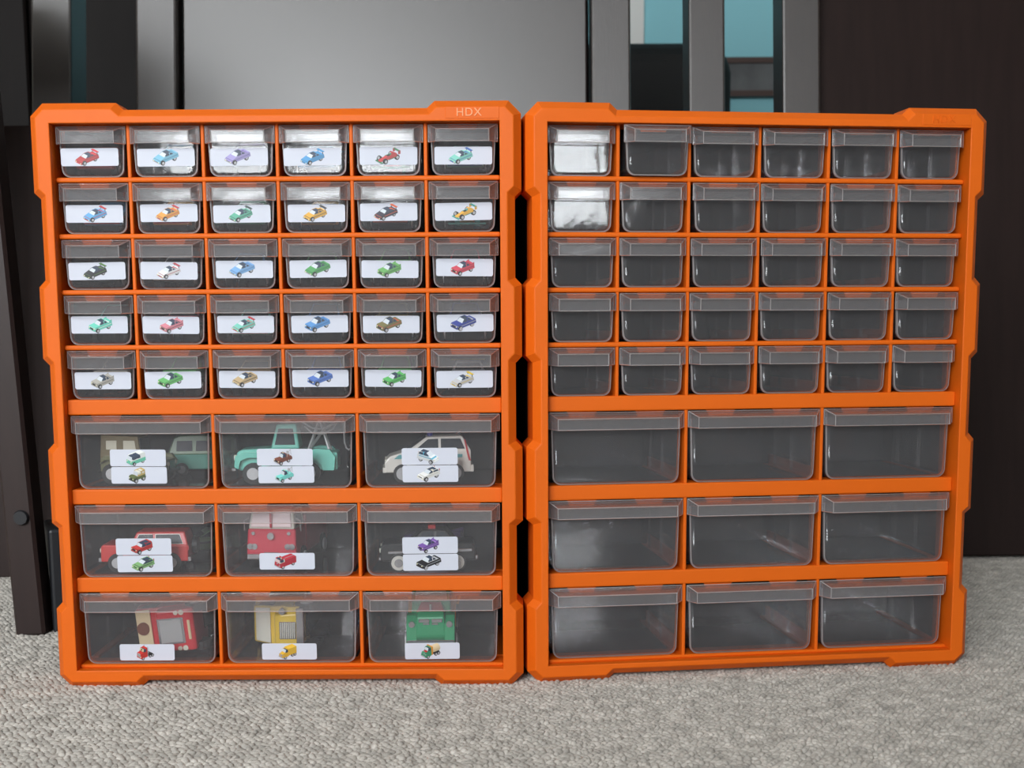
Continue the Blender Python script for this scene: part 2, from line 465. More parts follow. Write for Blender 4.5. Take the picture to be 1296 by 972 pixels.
# ------------------------------------------------------------------ drawers
def front_outline(w, h, r, draft, n=5):
    """front view of a drawer front, rounded at the bottom corners; clockwise from top left"""
    b = w / 2 - draft; pts = [(-w / 2, h), (w / 2, h)]
    for k in range(n + 1):
        a = math.pi / 2 * k / n
        pts.append((b - r + r * math.cos(a), r - r * math.sin(a)))
    for k in range(n + 1):
        a = math.pi / 2 * k / n
        pts.append((-b + r - r * math.sin(a), r - r * math.cos(a)))
    return pts
FY = 10.5     # front wall plane behind the face of the cabinet
DRAWER = {'small': dict(lip=55.0, w=52.0, h=39.2, r=6.5, lh=13.6, depth=132, draft=1.2),
          'large': dict(lip=114.6, w=110.0, h=60.2, r=7.0, lh=13.2, depth=132, draft=1.4)}

def drawer_meshes(kind):
    d = DRAWER[kind]; w, h, r, lip, lh, dep = d['w'], d['h'], d['r'], d['lip'], d['lh'], d['depth']
    S = lambda bm: (bmesh.ops.scale(bm, vec=(MM,) * 3, verts=bm.verts), bm)[1]
    fh = h - 6.6
    out = front_outline(w, fh, r, d['draft'])
    # the front curves back along its sides and bottom; the middle is flat
    def loop(dx):
        o = front_outline(w - 2 * dx, fh - dx * .8, max(1.5, r - dx * .7), d['draft'])
        return [(x, z + dx * .8) for x, z in o]
    fb = bmesh.new(); t_ = 1.0
    def skin(off):
        L = [[fb.verts.new((x, y + off, z)) for x, z in loop(dx)] for dx, y in ((0, FY + 3.2), (.5, FY + 1.9), (1.5, FY + .7), (3.4, FY))]
        for A, B in zip(L, L[1:]):
            for i in range(len(A)):
                j = (i + 1) % len(A); fb.faces.new((A[i], A[j], B[j], B[i]))
        fb.faces.new(L[-1]); return L
    Lf = skin(0); Lb = skin(t_)
    for i in range(len(Lf[0])):
        j = (i + 1) % len(Lf[0]); fb.faces.new((Lf[0][i], Lb[0][i], Lb[0][j], Lf[0][j]))
    bmesh.ops.recalc_face_normals(fb, faces=fb.faces)
    for f in fb.faces: f.smooth = len(f.verts) == 4
    front = S(fb)
    # milky outer edge of the front: a U along the sides and the bottom
    inn = [(x * (1 - 2 * 1.0 / w), 1.0 + z * (1 - 1.0 / fh)) for x, z in out]
    bm = bmesh.new()
    path = out[1:] + [out[0]]; pin = inn[1:] + [inn[0]]
    ra = [[bm.verts.new((x, y, z)) for x, z in P] for P in (path, pin) for y in (FY + 2.0, FY + 4.6)]
    for i in range(len(path) - 1):
        for a, b in ((0, 1), (1, 3), (3, 2), (2, 0)):
            bm.faces.new((ra[a][i], ra[b][i], ra[b][i + 1], ra[a][i + 1]))
    bmesh.ops.recalc_face_normals(bm, faces=bm.faces)
    rim = S(bm)
    # tray: floor, side walls, back wall
    b = w / 2 - 1.6; t = 1.1; y0, y1 = FY + 4.8, FY + dep; sh = h - 3.5
    tray = bmesh.new()
    sec = [(-b, sh), (-b, r * .7), (-b + r * .3, 1.6), (-b + r, .3), (b - r, .3), (b - r * .3, 1.6), (b, r * .7), (b, sh)]
    seci = [(x * (1 - t / b), max(z, .3 + t) if 0 < i < 7 else z) for i, (x, z) in enumerate(sec)]
    L = [[tray.verts.new((x, y, z)) for x, z in P] for P in (sec, seci) for y in (y0, y1)]
    for i in range(len(sec) - 1):
        for a, c in ((0, 1), (1, 3), (3, 2), (2, 0)):
            tray.faces.new((L[a][i], L[c][i], L[c][i + 1], L[a][i + 1]))
    box_bm(-b + t + .05, b - t - .05, y1 - 1.2, y1 - .1, 1.5, sh, bm=tray)
    for yr in (y0 + dep * .33, y0 + dep * .36, y0 + dep * .66, y0 + dep * .69):     # slots for partitions
        for s in (-1, 1):
            xa, xb = sorted((s * (b - t - .05), s * (b - t - 1.3)))
            box_bm(xa, xb, yr, yr + .8, 2.5, sh - 1, bm=tray)
    bmesh.ops.recalc_face_normals(tray, faces=tray.faces)
    tray = S(tray)
    # scooped lip handle: wide at the wall, narrower and lower in front, open below
    sl = 4.6; pr = 9.6; mg = 6.5; z1 = h; z0 = h - lh
    hb = bmesh.new()
    def sheet(quad, th=1.0):
        q = [Vector(v) for v in quad]; nrm = (q[1] - q[0]).cross(q[2] - q[0]).normalized() * th
        a = [hb.verts.new(v) for v in q]; c = [hb.verts.new(v - nrm) for v in q]
        hb.faces.new(a); hb.faces.new(c[::-1])
        for i in range(4): hb.faces.new((a[i], c[i], c[(i + 1) % 4], a[(i + 1) % 4]))
    X, XF = lip / 2, lip / 2 - mg; YB = FY - .1; YF = FY - pr
    sheet([(-X, YB, z1), (-XF, YF, z1 - sl), (XF, YF, z1 - sl), (X, YB, z1)])                       # sloping top
    sheet([(-XF, YF, z1 - sl), (-XF, YF, z0 - .4), (XF, YF, z0 - .4), (XF, YF, z1 - sl)])              # front
    for s in (-1, 1):
        q = [(s * X, YB, z1), (s * X, YB, z0), (s * XF, YF, z0 - .4), (s * XF, YF, z1 - sl)]
        sheet(q if s < 0 else q[::-1])
    for s in (-1, 1):                                                                            # flanges over the cabinet front
        xa, xb = sorted((s * (w / 2 - .5), s * X)); box_bm(xa, xb, FY - .2, FY + .9, z0, z1 - .2, bm=hb)
    bmesh.ops.recalc_face_normals(hb, faces=hb.faces)
    lipm = S(hb)
    eb = bmesh.new()
    for path in ([(-X, YB, z1), (X, YB, z1)], [(-X, YB, z1), (-XF, YF, z1 - sl), (XF, YF, z1 - sl), (X, YB, z1)],
                 [(-X, YB, z0), (-XF, YF, z0 - .4), (XF, YF, z0 - .4), (X, YB, z0)], [(-XF, YF, z1 - sl), (-XF, YF, z0 - .4)], [(XF, YF, z1 - sl), (XF, YF, z0 - .4)],
                 [(-X, YB, z1), (-X, YB, z0)], [(X, YB, z1), (X, YB, z0)]):
        for p, q in zip(path, path[1:]): tube_bm([p, q], .38, 4, eb)
    edge = S(eb)
    return {k: mesh_from_bm(k, v) for k, v in (('front_panel', front), ('rim', rim), ('tray', tray), ('handle', lipm), ('handle_edge', edge))}
DM = {k: drawer_meshes(k) for k in DRAWER}

def make_drawer(key, kind, u, z, pull, du, label, group, tilt=0):
    d = empty('small_drawer' if kind == 'small' else 'large_drawer', cab_point(key, u + du, pull, z + .25), (YL if key == 'L' else YR) + tilt)
    tag(d, label, 'drawer', group)
    dm = DM[kind]
    link('tray', dm['tray'], M['clear'], d)
    fp = link('front_panel', dm['front_panel'], M['clear'], d); link('rim', dm['rim'], M['rim'], fp)
    h = link('handle', dm['handle'], M['frost'], d); link('handle_edge', dm['handle_edge'], M['rim'], h)
    return d

# ------------------------------------------------------------------ toy vehicles (front along +x, length 1)
def wheels(xs, r, hw, wd=.07, z=None, hub=.56):
    out = []
    for x in xs:
        for s in (-1, 1):
            out.append(('C', 'wheel', (x, s * (hw - wd / 2 + .012), r if z is None else z), 'y', r, wd / 2, 't'))
            out.append(('C', 'hub', (x, s * (hw + .014), r if z is None else z), 'y', r * hub, .012, 'h'))
    return out
def lamps(x, y, z, r=.03):
    return [('C', 'headlight', (x, s * y, z), 'x', r, .012, 'l') for s in (-1, 1)]

def spec(kind):
    P = []
    if kind in ('sedan', 'classic', 'racer', 'coupe', 'police', 'lowrider'):
        z = .03 if kind == 'racer' else 0
        lift = .07 if kind == 'lowrider' else 0
        nose = .20 if kind in ('racer', 'coupe') else .27
        tail = .33 if kind == 'classic' or kind == 'lowrider' else .29
        body = [(-.5, .11), (.5, .11), (.5, nose - .03), (.47, nose + .02), (.2, .30), (-.28, .30), (-.48, tail), (-.5, tail - .08)]
        top = .40 if kind in ('racer', 'coupe') else .43
        P.append(('P', 'body', [(x, zz - z + lift) for x, zz in body], .205, .19, 'a'))
        cab = [(.2, .29), (.06, top), (-.18, top), (-.36 if kind in ('racer', 'coupe') else -.31, .29)]
        P.append(('P', 'cabin', [(x, zz - z + lift) for x, zz in cab], .18, .14, 'b' if kind in ('police', 'sedan2') else 'a'))
        P.append(('P', 'side_window', [(.13, .31 - z + lift), (.05, top - .02 - z + lift), (-.06, top - .02 - z + lift), (-.06, .31 - z + lift)], .181, .150, 'g'))
        P.append(('P', 'side_window', [(-.09, .31 - z + lift), (-.09, top - .02 - z + lift), (-.17, top - .02 - z + lift), (-.26, .31 - z + lift)], .181, .150, 'g'))
        P.append(('P', 'windshield', [(.205, .30 - z + lift), (.075, top - .015 - z + lift), (.065, top - .015 - z + lift), (.19, .30 - z + lift)], .155, .125, 'g'))
        P.append(('B', 'bumper', .49, .52, -.19, .19, .12 - z + lift, .15 - z + lift, 'm' if kind != 'racer' else 'b'))
        P.append(('B', 'bumper', -.52, -.49, -.19, .19, .12 - z + lift, .16 - z + lift, 'm' if kind != 'racer' else 'b'))
        P.append(('B', 'grille', .495, .507, -.10, .10, .155 - z + lift, nose - .04 - z + lift, 'k'))
        P += lamps(.5, .15, nose - .05 - z + lift, .025)
        P.append(('P', 'side_stripe', [(.42, .19 - z + lift), (.42, .215 - z + lift), (-.46, .235 - z + lift), (-.46, .205 - z + lift)], .207, .206, 'b' if kind != 'police' else 'm'))
        if kind == 'racer':
            P.append(('B', 'spoiler', -.52, -.40, -.20, .20, .36, .375, 'b'))
            for s in (-1, 1): P.append(('B', 'spoiler_strut', -.47, -.44, s * .15 - .008, s * .15 + .008, .25, .362, 'k'))
        if kind in ('classic', 'lowrider'):
            for s in (-1, 1): P.append(('P1', 'tail_fin', [(-.2, .29 + lift), (-.5, .38 + lift), (-.5, .27 + lift)], s * .19, s * .165, 'a'))
        if kind == 'police':
            P.append(('B', 'roof_light', -.08, 0, -.05, .05, top - .005, top + .035, 'r'))
        P += wheels((.31, -.3), .095 if kind != 'racer' else .1, .205, hub=.82 if kind == 'police' else .56)
        if kind == 'police':
            P += [('C', 'wheel_cap', (x, s * .232, .095), 'y', .045, .008, 'm') for x in (.31, -.3) for s in (-1, 1)]
    elif kind == 'formula':
        P.append(('P', 'body', [(-.42, .08), (.2, .08), (.5, .09), (.5, .13), (.1, .22), (-.1, .22), (-.14, .33), (-.24, .33), (-.45, .2)], .09, .06, 'a'))
        P.append(('B', 'side_pod', -.3, .08, -.15, .15, .08, .19, 'b'))
        P.append(('B', 'front_wing', .46, .56, -.22, .22, .07, .09, 'b'))
        P.append(('B', 'rear_wing', -.55, -.45, -.18, .18, .32, .345, 'b'))
        for s in (-1, 1): P.append(('B', 'wing_plate', -.55, -.43, s * .18 - .008, s * .18 + .008, .2, .36, 'a'))
        P.append(('B', 'cockpit', -.08, .06, -.05, .05, .215, .235, 'k'))
        P += wheels((.33, -.33), .115, .24, .1)
    elif kind == 'police_suv':
        P.append(('P', 'body', [(-.5, .12), (.5, .12), (.51, .24), (.45, .31), (.22, .38), (-.5, .38)], .21, .20, 'a'))
        P.append(('P', 'cabin', [(.24, .37), (.02, .53), (-.40, .54), (-.5, .37)], .195, .16, 'a'))
        P.append(('P', 'side_window', [(.14, .39), (.0, .505), (-.12, .51), (-.12, .39)], .196, .168, 'g'))
        P.append(('P', 'side_window', [(-.15, .39), (-.15, .51), (-.38, .51), (-.43, .39)], .196, .168, 'g'))
        P.append(('P', 'windshield', [(.245, .385), (.03, .525), (.015, .525), (.225, .385)], .175, .145, 'g'))
        P.append(('P', 'side_stripe', [(.40, .28), (.34, .33), (-.4, .33), (-.4, .29)], .2075, .2045, 'b'))
        P.append(('B', 'bumper', .49, .53, -.2, .2, .12, .18, 'a')); P.append(('B', 'bumper', -.53, -.49, -.2, .2, .12, .2, 'a'))
        for s in (-1, 1):
            P.append(('P1', 'tail_light', [(-.50, .25), (-.435, .5), (-.42, .5), (-.47, .25)], s * .15, s * .205, 'r'))
        P.append(('C', 'roof_light', (-.03, 0, .55), 'z', .035, .02, 'n')); P += lamps(.49, .16, .25, .028)
        P.append(('T', 'roof_aerial', [(-.34, 0, .54), (-.4, 0, .6)], .008, 'm'))
        P += wheels((.3, -.31), .11, .21, hub=.68)
    elif kind in ('suv', 'hatch'):
        top = .46 if kind == 'suv' else .43
        nose = .30 if kind == 'suv' else .25
        P.append(('P', 'body', [(-.5, .12), (.5, .12), (.5, nose - .01), (.48, nose + .02), (.16, .31), (-.5, .31)], .21, .20, 'a'))
        P.append(('P', 'cabin', [(.16, .30), (.09 if kind == 'suv' else -.02, top), (-.46 if kind == 'suv' else -.40, top), (-.5, .30)], .195, .165, 'a'))
        fx = .06 if kind == 'suv' else -.03
        if kind == 'suv':
            P.append(('P', 'window_trim', [(.118, .318), (fx + .004, top - .022), (-.092, top - .022), (-.092, .318)], .1928, .1704, 'w'))
            P.append(('P', 'window_trim', [(-.122, .318), (-.122, top - .022), (-.405, top - .022), (-.449, .318)], .1928, .1704, 'w'))
        P.append(('P', 'side_window', [(.11, .325), (fx, top - .03), (-.10, top - .03), (-.10, .325)], .196, .174, 'g'))
        P.append(('P', 'side_window', [(-.13, .325), (-.13, top - .03), (-.40, top - .03), (-.44, .325)], .196, .174, 'g'))
        P.append(('P', 'windshield', [(.165, .32), ((.1 if kind == 'suv' else -.01), top - .02), ((.085 if kind == 'suv' else -.025), top - .02), (.15, .32)], .17, .15, 'g'))
        P.append(('P', 'side_stripe', [(.36, .215), (.36, .25), (-.4, .26), (-.4, .225)], .2105, .2085, 'b'))
        P.append(('B', 'bumper', .49, .53, -.2, .2, .12, .17, 'm' if kind == 'suv' else 'a'))
        P.append(('B', 'bumper', -.53, -.49, -.2, .2, .12, .17, 'm' if kind == 'suv' else 'a'))
        P.append(('B', 'tail_light', -.51, -.49, -.195, -.16, .25, .4 if kind != 'suv' else .3, 'r'))
        P.append(('B', 'tail_light', -.51, -.49, .16, .195, .25, .4 if kind != 'suv' else .3, 'r'))
        P.append(('B', 'grille', .495, .507, -.11, .11, .19, nose - .02, 'k'))
        P += lamps(.5, .16, nose - .05, .028)
        if kind == 'police_suv':
            P.append(('C', 'roof_light', (-.06, 0, top + .014), 'z', .035, .02, 'n'))
        if kind == 'suv':
            P.append(('C', 'spare_wheel', (-.55, 0, .28), 'x', .095, .03, 't'))
        P += wheels((.31, -.31), .11, .21)
    elif kind == 'van':
        P.append(('P', 'body', [(-.5, .1), (.5, .1), (.5, .32), (-.5, .32)], .22, .22, 'a'))
        P.append(('P', 'upper_body', [(.5, .32), (.40, .57), (.3, .6), (-.42, .6), (-.5, .55), (-.5, .32)], .22, .18, 'b'))
        for x0 in (-.42, -.14, .14): P.append(('P', 'side_window', [(x0, .37), (x0, .52), (x0 + .22, .52), (x0 + .23, .37)], .221, .196, 'g'))
        P.append(('P', 'windshield', [(.505, .35), (.435, .53), (.42, .53), (.485, .35)], .19, .17, 'g'))
        P += lamps(.5, .15, .25, .035)
        P.append(('B', 'bumper', .49, .53, -.21, .21, .1, .15, 'm')); P.append(('B', 'bumper', -.53, -.49, -.21, .21, .1, .15, 'm'))
        P += wheels((.3, -.3), .1, .22)
    elif kind == 'jeep':
        P.append(('P', 'body', [(-.5, .17), (.5, .17), (.5, .35), (.14, .38), (-.5, .38)], .2, .2, 'a'))
        P.append(('P', 'canvas_top', [(.12, .37), (.08, .69), (-.48, .71), (-.5, .37)], .205, .19, 'b'))
        P.append(('P', 'side_window', [(.05, .5), (.03, .63), (-.14, .63), (-.14, .5)], .206, .198, 'w'))
        P.append(('P', 'side_window', [(-.24, .5), (-.24, .63), (-.4, .63), (-.4, .5)], .206, .198, 'w'))
        P.append(('P', 'windshield', [(.13, .4), (.1, .66), (.085, .66), (.11, .4)], .17, .165, 'g'))
        for s in (-1, 1):
            P.append(('P1', 'fender', [(.14, .36), (.2, .41), (.42, .41), (.5, .3), (.44, .34), (.2, .34)], s * .2, s * .27, 'a'))
            P.append(('P1', 'fender', [(-.48, .3), (-.42, .41), (-.18, .41), (-.1, .3), (-.2, .35), (-.4, .35)], s * .2, s * .27, 'a'))
        P.append(('B', 'grille', .495, .51, -.11, .11, .2, .33, 'k')); P += lamps(.505, .15, .29, .03)
        P.append(('B', 'bumper', .5, .55, -.22, .22, .16, .21, 'k')); P.append(('B', 'bumper', -.54, -.5, -.22, .22, .16, .21, 'k'))
        P += wheels((.31, -.3), .15, .265, .1)
    elif kind == 'tow':
        P.append(('P', 'body', [(-.5, .13), (.46, .13), (.5, .2), (.48, .31), (.44, .335), (.14, .35), (-.5, .30)], .16, .15, 'a'))
        P.append(('P', 'cab', [(.15, .34), (.09, .58), (-.1, .585), (-.13, .34)], .15, .13, 'a'))
        P.append(('P', 'side_window', [(.11, .38), (.075, .54), (-.07, .54), (-.09, .38)], .151, .136, 'g'))
        P.append(('P', 'windshield', [(.155, .37), (.105, .55), (.09, .55), (.14, .37)], .13, .11, 'g'))
        for s in (-1, 1):
            P.append(('P1', 'fender', [(.14, .16), (.17, .27), (.24, .31), (.40, .31), (.49, .28), (.5, .17), (.46, .15), (.44, .23), (.37, .26), (.26, .26), (.2, .22), (.19, .14)], s * .14, s * .215, 'a'))
            P.append(('P1', 'fender', [(-.47, .13), (-.485, .26), (-.43, .335), (-.30, .345), (-.12, .3), (-.08, .16), (-.12, .14), (-.15, .21), (-.2, .23), (-.28, .23), (-.34, .19), (-.36, .13)], s * .14, s * .215, 'a'))
            P.append(('T', 'boom_post', [(-.2, s * .1, .3), (-.32, s * .03, .62)], .012, 'e'))
            P.append(('T', 'boom_post', [(-.42, s * .1, .3), (-.32, s * .03, .62)], .012, 'e'))
        P.append(('T', 'boom', [(-.22, 0, .33), (-.36, 0, .52), (-.55, 0, .63)], .016, 'e'))
        P.append(('T', 'cable', [(-.55, 0, .63), (-.56, 0, .38), (-.575, 0, .33), (-.6, 0, .31), (-.62, 0, .33), (-.615, 0, .36)], .009, 'e'))
        P.append(('T', 'cable', [(-.18, .12, .56), (-.26, .13, .49), (-.36, .13, .48), (-.46, .12, .53), (-.5, .11, .6)], .008, 'e'))
        P.append(('T', 'cable', [(-.16, .12, .6), (-.26, .13, .54), (-.36, .13, .53), (-.46, .12, .58)], .008, 'e'))
        P.append(('C', 'beacon', (0, 0, .6), 'z', .03, .02, 'l'))
        P.append(('B', 'grille', .485, .505, -.1, .1, .18, .27, 'k')); P.append(('B', 'bumper', .49, .53, -.19, .19, .13, .16, 'm'))
        P += lamps(.49, .17, .26, .03)
        P += wheels((.32, -.23), .105, .205, .075)
    elif kind == 'fire':
        P.append(('P', 'body', [(-.5, .1), (.2, .1), (.2, .42), (-.5, .42)], .2, .2, 'a'))
        P.append(('P', 'cab', [(.2, .1), (.5, .1), (.52, .14), (.5, .34), (.2, .34)], .205, .195, 'a'))
        P.append(('P', 'upper_cab', [(.5, .335), (.46, .50), (.2, .51), (.2, .335)], .19, .165, 'w'))
        P.append(('P', 'roof', [(.48, .5), (.44, .53), (.2, .53), (.2, .5)], .175, .165, 'a'))
        P.append(('P', 'windshield', [(.508, .355), (.478, .485), (.465, .485), (.49, .355)], .165, .15, 'p'))
        P.append(('P', 'side_window', [(.44, .36), (.42, .48), (.26, .48), (.26, .36)], .191, .171, 'g'))
        P.append(('B', 'windshield_post', .48, .52, -.008, .008, .35, .49, 'a'))
        P.append(('C', 'siren', (.515, 0, .285), 'x', .028, .02, 'm'))
        for s in (-1, 1):
            P.append(('C', 'headlight', (.516, s * .135, .2), 'x', .024, .012, 'm')); P.append(('C', 'headlight', (.516, s * .17, .2), 'x', .024, .012, 'm'))
            P.append(('C', 'marker_lamp', (.508, s * .145, .305), 'x', .014, .012, 'm'))
            P.append(('T', 'mirror', [(.46, s * .19, .42), (.47, s * .23, .4), (.47, s * .23, .32)], .006, 'm'))
            P.append(('T', 'ladder_rail', [(-.48, s * .08, .46), (.18, s * .08, .47)], .01, 'm'))
            P.append(('C', 'beacon', (.34, s * .09, .545), 'z', .025, .02, 'l'))
        P.append(('B', 'bumper', .5, .535, -.195, .195, .1, .14, 'm')); P.append(('B', 'badge', .515, .522, -.06, .06, .145, .155, 'm'))
        P += wheels((.33, -.3), .09, .205)
    elif kind == 'semi':
        P.append(('P', 'cab', [(-.02, .12), (.3, .12), (.3, .5), (.24, .7), (-.02, .74)], .2, .175, 'a'))
        P.append(('P', 'hood', [(.28, .1), (.5, .1), (.52, .14), (.5, .44), (.28, .48)], .195, .18, 'a'))
        P.append(('P', 'visor_panel', [(.308, .55), (.255, .7), (.24, .7), (.29, .55)], .175, .165, 'c'))
        P.append(('C', 'round_badge', (.288, 0, .63), 'x', .06, .012, 'd'))
        P.append(('B', 'grille_frame', .495, .522, -.12, .12, .19, .43, 'm'))
        P.append(('B', 'grille', .515, .527, -.105, .105, .21, .41, 'e'))
        P.append(('P', 'bumper_trim', [(.52, .13), (.53, .145), (.52, .16)], .09, .09, 'c'))
        P.append(('B', 'chassis', -.5, .1, -.09, .09, .11, .17, 'k'))
        for s in (-1, 1):
            P.append(('C', 'headlight', (.512, s * .165, .2), 'x', .024, .012, 'l')); P.append(('C', 'headlight', (.512, s * .165, .25), 'x', .02, .012, 'l'))
            P.append(('T', 'exhaust_pipe', [(-.06, s * .17, .2), (-.06, s * .17, .8)], .016, 'm'))
        P.append(('P', 'side_window', [(.27, .5), (.22, .65), (.08, .65), (.08, .5)], .190, .182, 'g'))
        P += wheels((.34, -.22, -.41), .1, .2)
    elif kind == 'truck':
        P.append(('P', 'cab', [(.08, .12), (.32, .12), (.32, .4), (.24, .58), (.08, .58)], .185, .16, 'a'))
        P.append(('P', 'hood', [(.3, .12), (.5, .12), (.5, .3), (.46, .36), (.3, .38)], .15, .13, 'a'))
        P.append(('B', 'cargo_box', -.5, .07, -.2, .2, .17, .60, 'b'))
        P.append(('P', 'windshield', [(.328, .42), (.255, .56), (.24, .56), (.31, .42)], .155, .145, 'w'))
        P.append(('P', 'side_window', [(.28, .4), (.22, .54), (.12, .54), (.12, .4)], .178, .163, 'g'))
        P.append(('B', 'grille', .495, .51, -.075, .075, .17, .31, 'm'))
        for k in range(8): P.append(('B', 'grille_bar', .508, .515, -.07, .07, .178 + k * .0165, .186 + k * .0165, 'w'))
        P.append(('B', 'bumper', .49, .54, -.195, .195, .1, .16, 'm'))
        for s in (-1, 1):
            P.append(('P1', 'fender', [(.2, .14), (.24, .26), (.32, .3), (.42, .3), (.49, .24), (.5, .14), (.45, .14), (.42, .22), (.3, .22), (.26, .14)], s * .13, s * .2, 'a'))
            P.append(('C', 'headlight', (.49, s * .165, .285), 'x', .027, .02, 'm'))
        P.append(('B', 'chassis', -.48, .3, -.1, .1, .1, .17, 'k'))
        P += wheels((.34, -.2, -.38), .1, .195)
    elif kind == 'tanker':
        P.append(('P', 'cab', [(.1, .12), (.32, .12), (.32, .42), (.26, .6), (.1, .6)], .185, .15, 'a'))
        P.append(('P', 'hood', [(.3, .12), (.48, .12), (.51, .16), (.5, .33), (.44, .38), (.3, .41)], .14, .11, 'a'))
        P.append(('P', 'hood_top', [(.3, .39), (.45, .365), (.46, .38), (.3, .43)], .12, .08, 'r'))
        P.append(('P', 'windshield', [(.33, .445), (.275, .58), (.26, .58), (.31, .445)], .14, .12, 'w'))
        P.append(('P', 'side_window', [(.29, .43), (.24, .56), (.14, .56), (.14, .43)], .172, .158, 'g'))
        for s in (-1, 1):
            P.append(('P1', 'fender', [(.2, .1), (.22, .26), (.30, .33), (.42, .33), (.5, .27), (.52, .1), (.46, .1), (.43, .22), (.3, .22), (.26, .1)], s * .12, s * .205, 'a'))
            P.append(('C', 'headlight', (.5, s * .16, .27), 'x', .026, .022, 'm'))
            P.append(('P1', 'hood_wing', [(.503, .285), (.515, .285), (.515, .315), (.503, .315)], s * .01, s * .1, 'm'))
            P.append(('P1', 'hood_wing', [(.503, .265), (.515, .265), (.515, .28), (.503, .28)], s * .01, s * .065, 'm'))
        P.append(('C', 'hood_ornament', (.46, 0, .40), 'z', .012, .03, 'm'))
        P.append(('B', 'bumper', .5, .535, -.2, .2, .1, .135, 'm'))
        P.append(('B', 'ladder_board', .02, .1, -.21, .21, .15, .62, 'b'))
        P.append(('C', 'tank', (-.24, 0, .38), 'x', .2, .25, 'c'))
        P.append(('T', 'hose', [(.08, .2, .6), (.1, .235, .55), (.1, .24, .42), (.1, .22, .36)], .018, 'b'))
        P.append(('B', 'chassis', -.5, .3, -.1, .1, .1, .18, 'k'))
        P += wheels((.35, -.2, -.38), .1, .2)
    return P

def prim_faces(p):
    """verts and faces of one primitive, unit length"""
    k = p[0]
    if k in ('P', 'P1'):
        pts, col_ = p[2], p[5]
        zs = [z for _, z in pts]; z0, z1 = min(zs), max(zs)
        n = len(pts)
        if k == 'P':
            hw = lambda z: p[3] + (p[4] - p[3]) * ((z - z0) / (z1 - z0) if z1 > z0 else 0)
            A = [(x, -hw(z), z) for x, z in pts]; B = [(x, hw(z), z) for x, z in pts]
        else:
            A = [(x, p[3], z) for x, z in pts]; B = [(x, p[4], z) for x, z in pts]
        V = A + B
        F = [list(range(n)), list(range(2 * n - 1, n - 1, -1))] + [[i, i + n, (i + 1) % n + n, (i + 1) % n] for i in range(n)]
        return V, F
    if k == 'B':
        x0, x1, y0, y1, z0, z1 = p[2:8]
        V = [(x, y, z) for x in (x0, x1) for y in (y0, y1) for z in (z0, z1)]
        return V, [[0, 1, 3, 2], [4, 6, 7, 5], [0, 4, 5, 1], [2, 3, 7, 6], [0, 2, 6, 4], [1, 5, 7, 3]]
    if k == 'C':
        c, ax, r, hl = p[2], p[3], p[4], p[5]; n = 18
        V = []
        for s in (-1, 1):
            for i in range(n):
                a = 2 * math.pi * i / n; u, v = r * math.cos(a), r * math.sin(a)
                o = {'x': (s * hl, u, v), 'y': (u, s * hl, v), 'z': (u, v, s * hl)}[ax]
                V.append(tuple(c[j] + o[j] for j in range(3)))
        return V, [list(range(n)), list(range(2 * n - 1, n - 1, -1))] + [[i, i + n, (i + 1) % n + n, (i + 1) % n] for i in range(n)]
    if k == 'T':
        bm = tube_bm(p[2], p[3], 6); bm.verts.index_update()
        V = [tuple(v.co) for v in bm.verts]; F = [[v.index for v in f.verts] for f in bm.faces]; bm.free()
        return V, F

def prim_color(p): return p[-1]
def prim_bm(p):
    V, F = prim_faces(p)
    bm = bmesh.new(); vv = [bm.verts.new(v) for v in V]
    for f in F: bm.faces.new([vv[i] for i in f])
    bmesh.ops.recalc_face_normals(bm, faces=bm.faces)
    if p[0] in ('P', 'P1', 'B'):
        big = p[1] in ('body', 'cabin', 'cab', 'hood', 'upper_body', 'canvas_top', 'upper_cab', 'cargo_box')
        es = [e for e in bm.edges if len(e.link_faces) == 2 and e.calc_face_angle(0) > .3]
        bmesh.ops.bevel(bm, geom=es, offset=.016 if big else .003, segments=2 if big else 1, affect='EDGES', profile=.5, clamp_overlap=True)
    return bm

FIXED = {'g': 'glassdark', 't': 'tyre', 'h': 'hub', 'm': 'chrome', 'k': 'blackpaint', 'l': 'lightlens'}
FIXRGB = {'r': (190, 40, 45), 'n': (50, 50, 130), 'w': (222, 220, 208), 'p': (226, 196, 196), 'c': (226, 205, 165), 'd': (112, 58, 36), 'e': (170, 170, 170)}
INK = {'g': (52, 66, 88), 't': (30, 28, 30), 'h': (190, 190, 195), 'm': (170, 172, 178), 'k': (35, 33, 36), 'l': (235, 230, 190)}
NO_OWN = {'hub': 'wheel'}
def make_toy(kind, length, ca, cb, matrix, label, group=None, name='toy_car', over=None):
    root = empty(name); root.matrix_world = matrix
    tag(root, label, 'toy vehicle', group)
    last_wheel = None
    for i, p in enumerate(spec(kind)):
        key = ('toy', kind, i, round(length, 4))
        if key not in _mesh:
            bm = prim_bm(p); bmesh.ops.scale(bm, vec=(length,) * 3, verts=bm.verts)
            me = mesh_from_bm(p[1], bm); _mesh[key] = me
        c = prim_color(p)
        if over and c in over: mt = paint(over[c])
        elif c == 'a': mt = paint(ca)
        elif c == 'b': mt = paint(cb)
        elif c in FIXED: mt = M[FIXED[c]]
        else: mt = paint(FIXRGB[c])
        par = root
        if p[1] == 'hub' and last_wheel: par = last_wheel
        o = link(p[1], _mesh[key], mt, par)
        if p[1] == 'wheel': last_wheel = o
    return root

